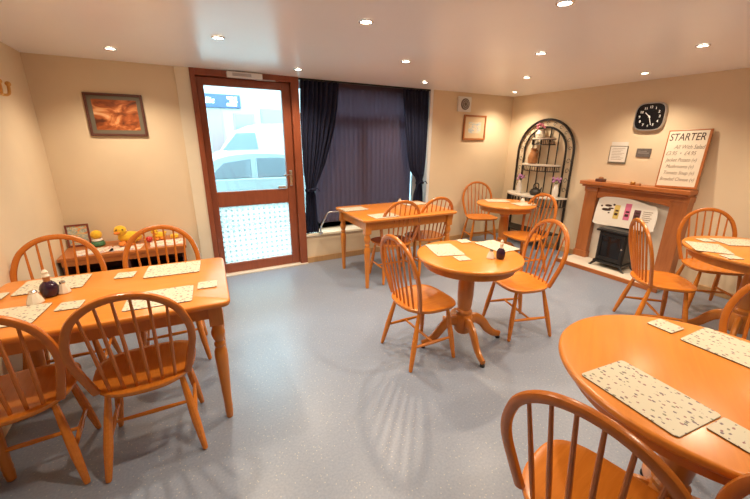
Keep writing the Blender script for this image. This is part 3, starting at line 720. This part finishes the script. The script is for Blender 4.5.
# ------------------------------------------------------------------ iron rack with its crockery
def rack():
    t = thing('bakers_rack', 'black wrought iron half-round rack with arched back and pale shelves', 'rack', (R-.025, 3.42, 0), -pi/2)
    for nm, r, zc in (('outer_arch', .445, 1.345), ('inner_arch', .333, 1.355)):
        z0 = .004 if r > .4 else .74
        pts = [(-r, 0, z0), (-r, 0, .5 if r > .4 else .9), (-r, 0, 1.1)] + [(-r*cos(pi*k/24), 0, zc+r*sin(pi*k/24)) for k in range(25)] + [(r, 0, 1.1), (r, 0, .5 if r > .4 else .9), (r, 0, z0)]
        MB().sweep(pts, (.016 if r > .4 else .014), 8, (0, 1, 0)).build(nm, 'iron', t)
    for x in (-.20, -.07, .07, .20):
        MB().sweep([(x, .003, .745), (x, .003, 1.355+math.sqrt(.333**2-x*x))], .008, 8, (0, 1, 0)).build('back_bar', 'iron', t)
    sc = MB()
    for k in range(11):
        a = pi*(k+.5)/11; r = .389; cx, cz = -r*cos(a), 1.35+r*sin(a)
        sc.sweep([(cx+.028*cos(u*1.0)*(1-u/9), .002, cz+.028*sin(u)*(1-u/9)) for u in [j*.6 for j in range(11)]], .003, 6, (0, 1, 0))
    for s in (-1, 1):
        for z in (.85, .98, 1.11, 1.24):
            sc.sweep([(s*.389+.03*cos(u)*(1-u/9), .002, z+.04*sin(u)*(1-u/9)) for u in [j*.6 for j in range(11)]], .003, 6, (0, 1, 0))
    sc.build('scrollwork', 'iron', t)
    def half(w, d, z0, z1, y0=-.012, n=24):
        o = [(-w*cos(pi*k/n), y0-d*sin(pi*k/n)) for k in range(n+1)]
        return [[(x, y, z0) for x, y in o], [(x, y, z1) for x, y in o]]
    for nm, w, d, z in (('counter_shelf', .475, .34, .735), ('shelf', .30, .20, 1.165), ('shelf', .175, .165, 1.525), ('lower_shelf', .44, .30, .22)):
        b = MB().rings(half(w, d, z, z+.02), smooth=False).build(nm, 'marble' if nm != 'lower_shelf' else 'iron', t)
        if nm == 'lower_shelf': continue
        h = .11 if nm == 'counter_shelf' else .07
        fa = MB(); n = 24
        for zz in (z-.004, z-h): fa.sweep([(-w*.97*cos(pi*k/n), -.012-d*.97*sin(pi*k/n), zz) for k in range(n+1)], .007, 6, (0, 0, 1))
        for k in range(1, n):
            x, y = -w*.97*cos(pi*k/n), -.012-d*.97*sin(pi*k/n); fa.sweep([(x, y, z-.004), (x, y, z-h)], .0045 if nm != 'counter_shelf' else .010, 6, (0, 1, 0))
        fa.build('rail', 'iron', b)
    for a in (50, 130): 
        x, y = -.45*cos(radians(a)), -.012-.32*sin(radians(a)); MB().sweep([(x, y, .004), (x, y, .735)], .012, 8, (0, 1, 0)).build('front_leg', 'iron', t)
    def at(x, y, z): return (R-.025+y, 3.42-x, z)
    def flowers(t, z, m, n, spread, seed):
        rr = random.Random(seed); st = MB(); fl = MB()
        for k in range(n):
            p = (rr.uniform(-1, 1)*spread, rr.uniform(-1, 1)*spread, z+rr.uniform(.02, .075))
            st.sweep([(0, 0, z-.03), (p[0]*.5, p[1]*.5, (z+p[2])/2), p], .002, 5, (0, 1, 0)); fl.ball(p, (.018, .018, .014), 10, 6)
            fl.ball((p[0]+.012, p[1], p[2]+.01), .011, 8, 5)
        st.build('stems', 'leaf', t); fl.build('blossoms', m, t)
    for lab, x in (('white vase of mauve flowers at the corner end of the rack counter', -.20), ('white vase of mauve flowers at the fireplace end of the rack counter', .36)):
        v = thing('flower_vase', lab, 'vase', at(x, -.13 if x > 0 else -.18, .7555))
        MB().lathe([(.030, 0), (.036, .01), (.042, .07), (.036, .12), (.022, .155), (.020, .17), (.028, .185)], n=20).build('vase', 'china', v); flowers(v, .185, 'petal', 9, .05, int(x*100))
    j = thing('cream_jug', 'cream jug of pink flowers on the top tier of the iron rack', 'jug', at(-.04, -.08, 1.5455))
    MB().lathe([(.04, 0), (.055, .01), (.062, .05), (.045, .085), (.036, .10), (.042, .112)], n=20).build('jug', 'marble', j); flowers(j, .105, 'petalpink', 8, .05, 5)
    MB().sweep(cr([(.04, 0, .095), (.085, 0, .085), (.085, 0, .04), (.055, 0, .025)], 5), .007, 8, (0, 1, 0)).build('handle', 'marble', j)
    p = thing('stoneware_jug', 'tan stoneware jug on the middle tier of the iron rack', 'jug', at(-.10, -.09, 1.1855))
    MB().lathe([(.05, 0), (.062, .01), (.068, .08), (.055, .14), (.038, .17), (.036, .20), (.044, .215)], n=20).build('jug', 'brownpot', p)
    MB().sweep(cr([(.04, 0, .19), (.09, 0, .17), (.09, 0, .09), (.06, 0, .06)], 5), .009, 8, (0, 1, 0)).build('handle', 'brownpot', p)
    k = thing('iron_kettle', 'black kettle on the rack counter between the two vases', 'kettle', at(.08, -.17, .7555))
    MB().lathe([(.05, 0), (.075, .015), (.08, .05), (.06, .085), (.03, .095)], n=22).build('body', 'iron', k)
    MB().lathe([(.03, .094), (.028, .104), (.01, .108), (.012, .12), (.004, .124)], n=16).build('lid', 'iron', k)
    MB().sweep(cr([(-.06, 0, .08), (-.05, 0, .15), (0, 0, .17), (.05, 0, .15), (.06, 0, .08)], 5), .007, 8, (0, 1, 0)).build('handle', 'iron', k)
    MB().sweep([(.07, 0, .04), (.10, 0, .06), (.125, 0, .10)], [.016, .012, .008], 8, (0, 1, 0)).build('spout', 'iron', k)
    b = thing('tan_pot', 'small tan pot beside the black kettle on the rack counter', 'pot', at(.215, -.20, .7555))
    MB().lathe([(.022, 0), (.03, .008), (.032, .03), (.024, .05), (.027, .058)], n=16).build('pot', 'brownpot', b)
rack()

# ------------------------------------------------------------------ toy table by the back wall
def toys():
    x0, x1, y0, y1, zt = -.985, -.045, 3.60, 4.08, .55
    t = thing('toy_unit', 'low wooden shelf unit with dark open front under the sunset picture', 'shelf unit', (x0, y0, 0))
    w, d = x1-x0, y1-y0
    MB().box((0, 0, zt-.03), (w, d, zt), .006).build('top', 'firex', t)
    for a in (.02, w-.045, w/2-.012): MB().box((a, .02, .001), (a+.025, d-.01, zt-.03), .002).build('side_panel', 'darkwood', t)
    MB().box((.045, d-.025, .03), (w-.045, d-.01, zt-.03)).build('back_panel', 'darkwood', t)
    for z in (.04, .28): MB().box((.045, .03, z), (w-.045, d-.025, z+.02)).build('shelf', 'darkwood', t)
    MB().box((.02, .008, zt-.075), (w-.02, .024, zt-.03), .002).build('front_rail', 'firex', t)
    for lab, x, y, a, ww, dd in (('printed play sheet at the wall end of the toy unit top', -.76, 3.74, 12, .27, .19), ('printed play sheet in the middle of the toy unit top', -.52, 3.74, -8, .24, .19), ('printed play sheet at the door end of the toy unit top', -.20, 3.76, 3, .28, .22)):
        o = MB().rings([rrect(ww, dd, .004, 2, 0), rrect(ww, dd, .004, 2, .0015)], smooth=False).build('play_sheet', 'paperprint')
        o.location = (x, y, zt+.0008); o.rotation_euler.z = radians(a); tag(o, lab, 'paper', 'play sheets on the toy unit')
    f = thing('toy_picture', 'maroon framed colourful toy board propped on the wall end of the toy unit', 'toy', (-.895, 3.985, zt+.001), radians(4), rx=radians(-8))
    g = MB()
    for a, b in (((-.085, 0), (-.07, .20)), ((.07, 0), (.085, .20)), ((-.07, 0), (.07, .015)), ((-.07, .185), (.07, .20))): g.box((a[0], -.014, a[1]), (b[0], 0, b[1]), .002)
    g.build('frame', 'toyframe', f); MB().box((-.071, -.008, .014), (.071, -.003, .186)).build('print', 'toypic', f)
    s = thing('stacking_toy', 'green and white stacking toy with yellow ball on top, beside the toy board', 'toy', (-.755, 3.93, zt+.001))
    MB().lathe([(.045, 0), (.055, .012), (.055, .03), (.045, .045)], n=20).build('base', 'green', s); MB().lathe([(.035, .044), (.045, .055), (.035, .07)], n=20).build('ring', 'china', s)
    MB().ball((0, 0, .105), (.046, .046, .042)).build('ball', 'yellow', s)
    def duck(label, loc, rz, k, patch=True):
        o = thing('plush_duck', label, 'soft toy', loc, rz)
        MB().ball((0, 0, .05*k), (.085*k, .06*k, .05*k), 18, 12).build('body', 'yellow', o)
        MB().ball((-.055*k, -.02*k, .115*k), (.045*k, .042*k, .042*k), 18, 12).build('head', 'yellow', o)
        MB().ball((-.075*k, -.062*k, .105*k), (.022*k, .022*k, .010*k), 12, 8).build('beak', 'orange', o)
        for sx in (-1, 1):
            MB().ball((-.055*k+.02*sx*k, -.058*k, .128*k), .006*k, 8, 6).build('eye', 'black', o)
            MB().ball((.03*k*sx-.02*k, -.075*k, .018*k), (.028*k, .04*k, .018*k), 12, 8).build('foot', 'orange', o)
        MB().ball((.075*k, .02*k, .075*k), (.03*k, .025*k, .02*k), 12, 8).build('tail', 'yellow', o)
    duck('large yellow plush duck lounging in the middle of the toy unit', (-.50, 3.90, zt+.001), 0, 1.15)
    duck('small yellow plush duck on the toy unit, nearer the door', (-.27, 3.95, zt+.001), .3, .7)
    rb = MB().ball((0, 0, .028), .028).build('red_ball', 'red'); rb.location = (-.35, 3.86, zt+.001); tag(rb, 'small red toy ball on the toy unit between the plush ducks', 'toy')
    yb = MB().lathe([(.03, 0), (.038, .006), (.038, .03), (.03, .036)], n=20).build('yellow_drum', 'yellow'); yb.location = (-.14, 3.93, zt+.001); tag(yb, 'flat yellow toy drum at the door end of the toy unit', 'toy')
toys()

# ------------------------------------------------------------------ ceiling downlights
def downlight(label, x, y, src=[None]):
    if src[0] is None:
        t = thing('recessed_downlight', label, 'ceiling light', (x, y, H), group='recessed ceiling downlights'); src[0] = t
        MB().lathe([(.030, -.001), (.042, -.001), (.043, -.006), (.038, -.010), (.031, -.008), (.030, -.001)], n=28, cap=False).build('trim_ring', 'chrome', t)
        MB().lathe([(.001, -.004), (.030, -.004), (.030, -.002)], n=24).build('lens', 'lampglow', t)
    else:
        dup(src[0], label, (x, y, H), 0); return
    ld = bpy.data.lights.new('bulb', 'SPOT'); ld.energy = LAMP_W; ld.color = LAMP_COL; ld.spot_size = radians(135); ld.spot_blend = .85; ld.shadow_soft_size = .03
    lo = bpy.data.objects.new('bulb', ld); COL.objects.link(lo); lo.parent = t; lo.location = (0, 0, -.02)
DL = [('above the sunset picture, nearest the left wall', -.339, 3.564), ('above the left table', .342, 2.83), ('at the top centre of the photo, left of the topmost one', 1.049, 2.046),
      ('at the very top edge of the photo, right of centre', 1.762, 1.308), ('in front of the door, near its upper right corner', 1.129, 3.637), ('in front of the shop window blind', 1.826, 2.813),
      ('just in front of the right curtain', 2.636, 3.642), ('above the gap between middle table and iron rack', 2.564, 2.049), ('in front of the iron rack, second from the far corner', 3.357, 2.818),
      ('in the far corner between small picture and iron rack', 4.209, 3.703), ('on the ceiling above the clock', 4.149, 2.078), ('on the ceiling right of the clock, above the right-hand table', 3.325, 1.332)]
for lab, x, y in DL: downlight('lit recessed downlight '+lab, x, y)
for i, (x, y) in enumerate(((.27, 1.29), (-.45, 2.05), (2.53, .56), (4.1, .56), (1.75, -.2))):
    downlight('lit recessed downlight out of view over the near half of the room', x, y)
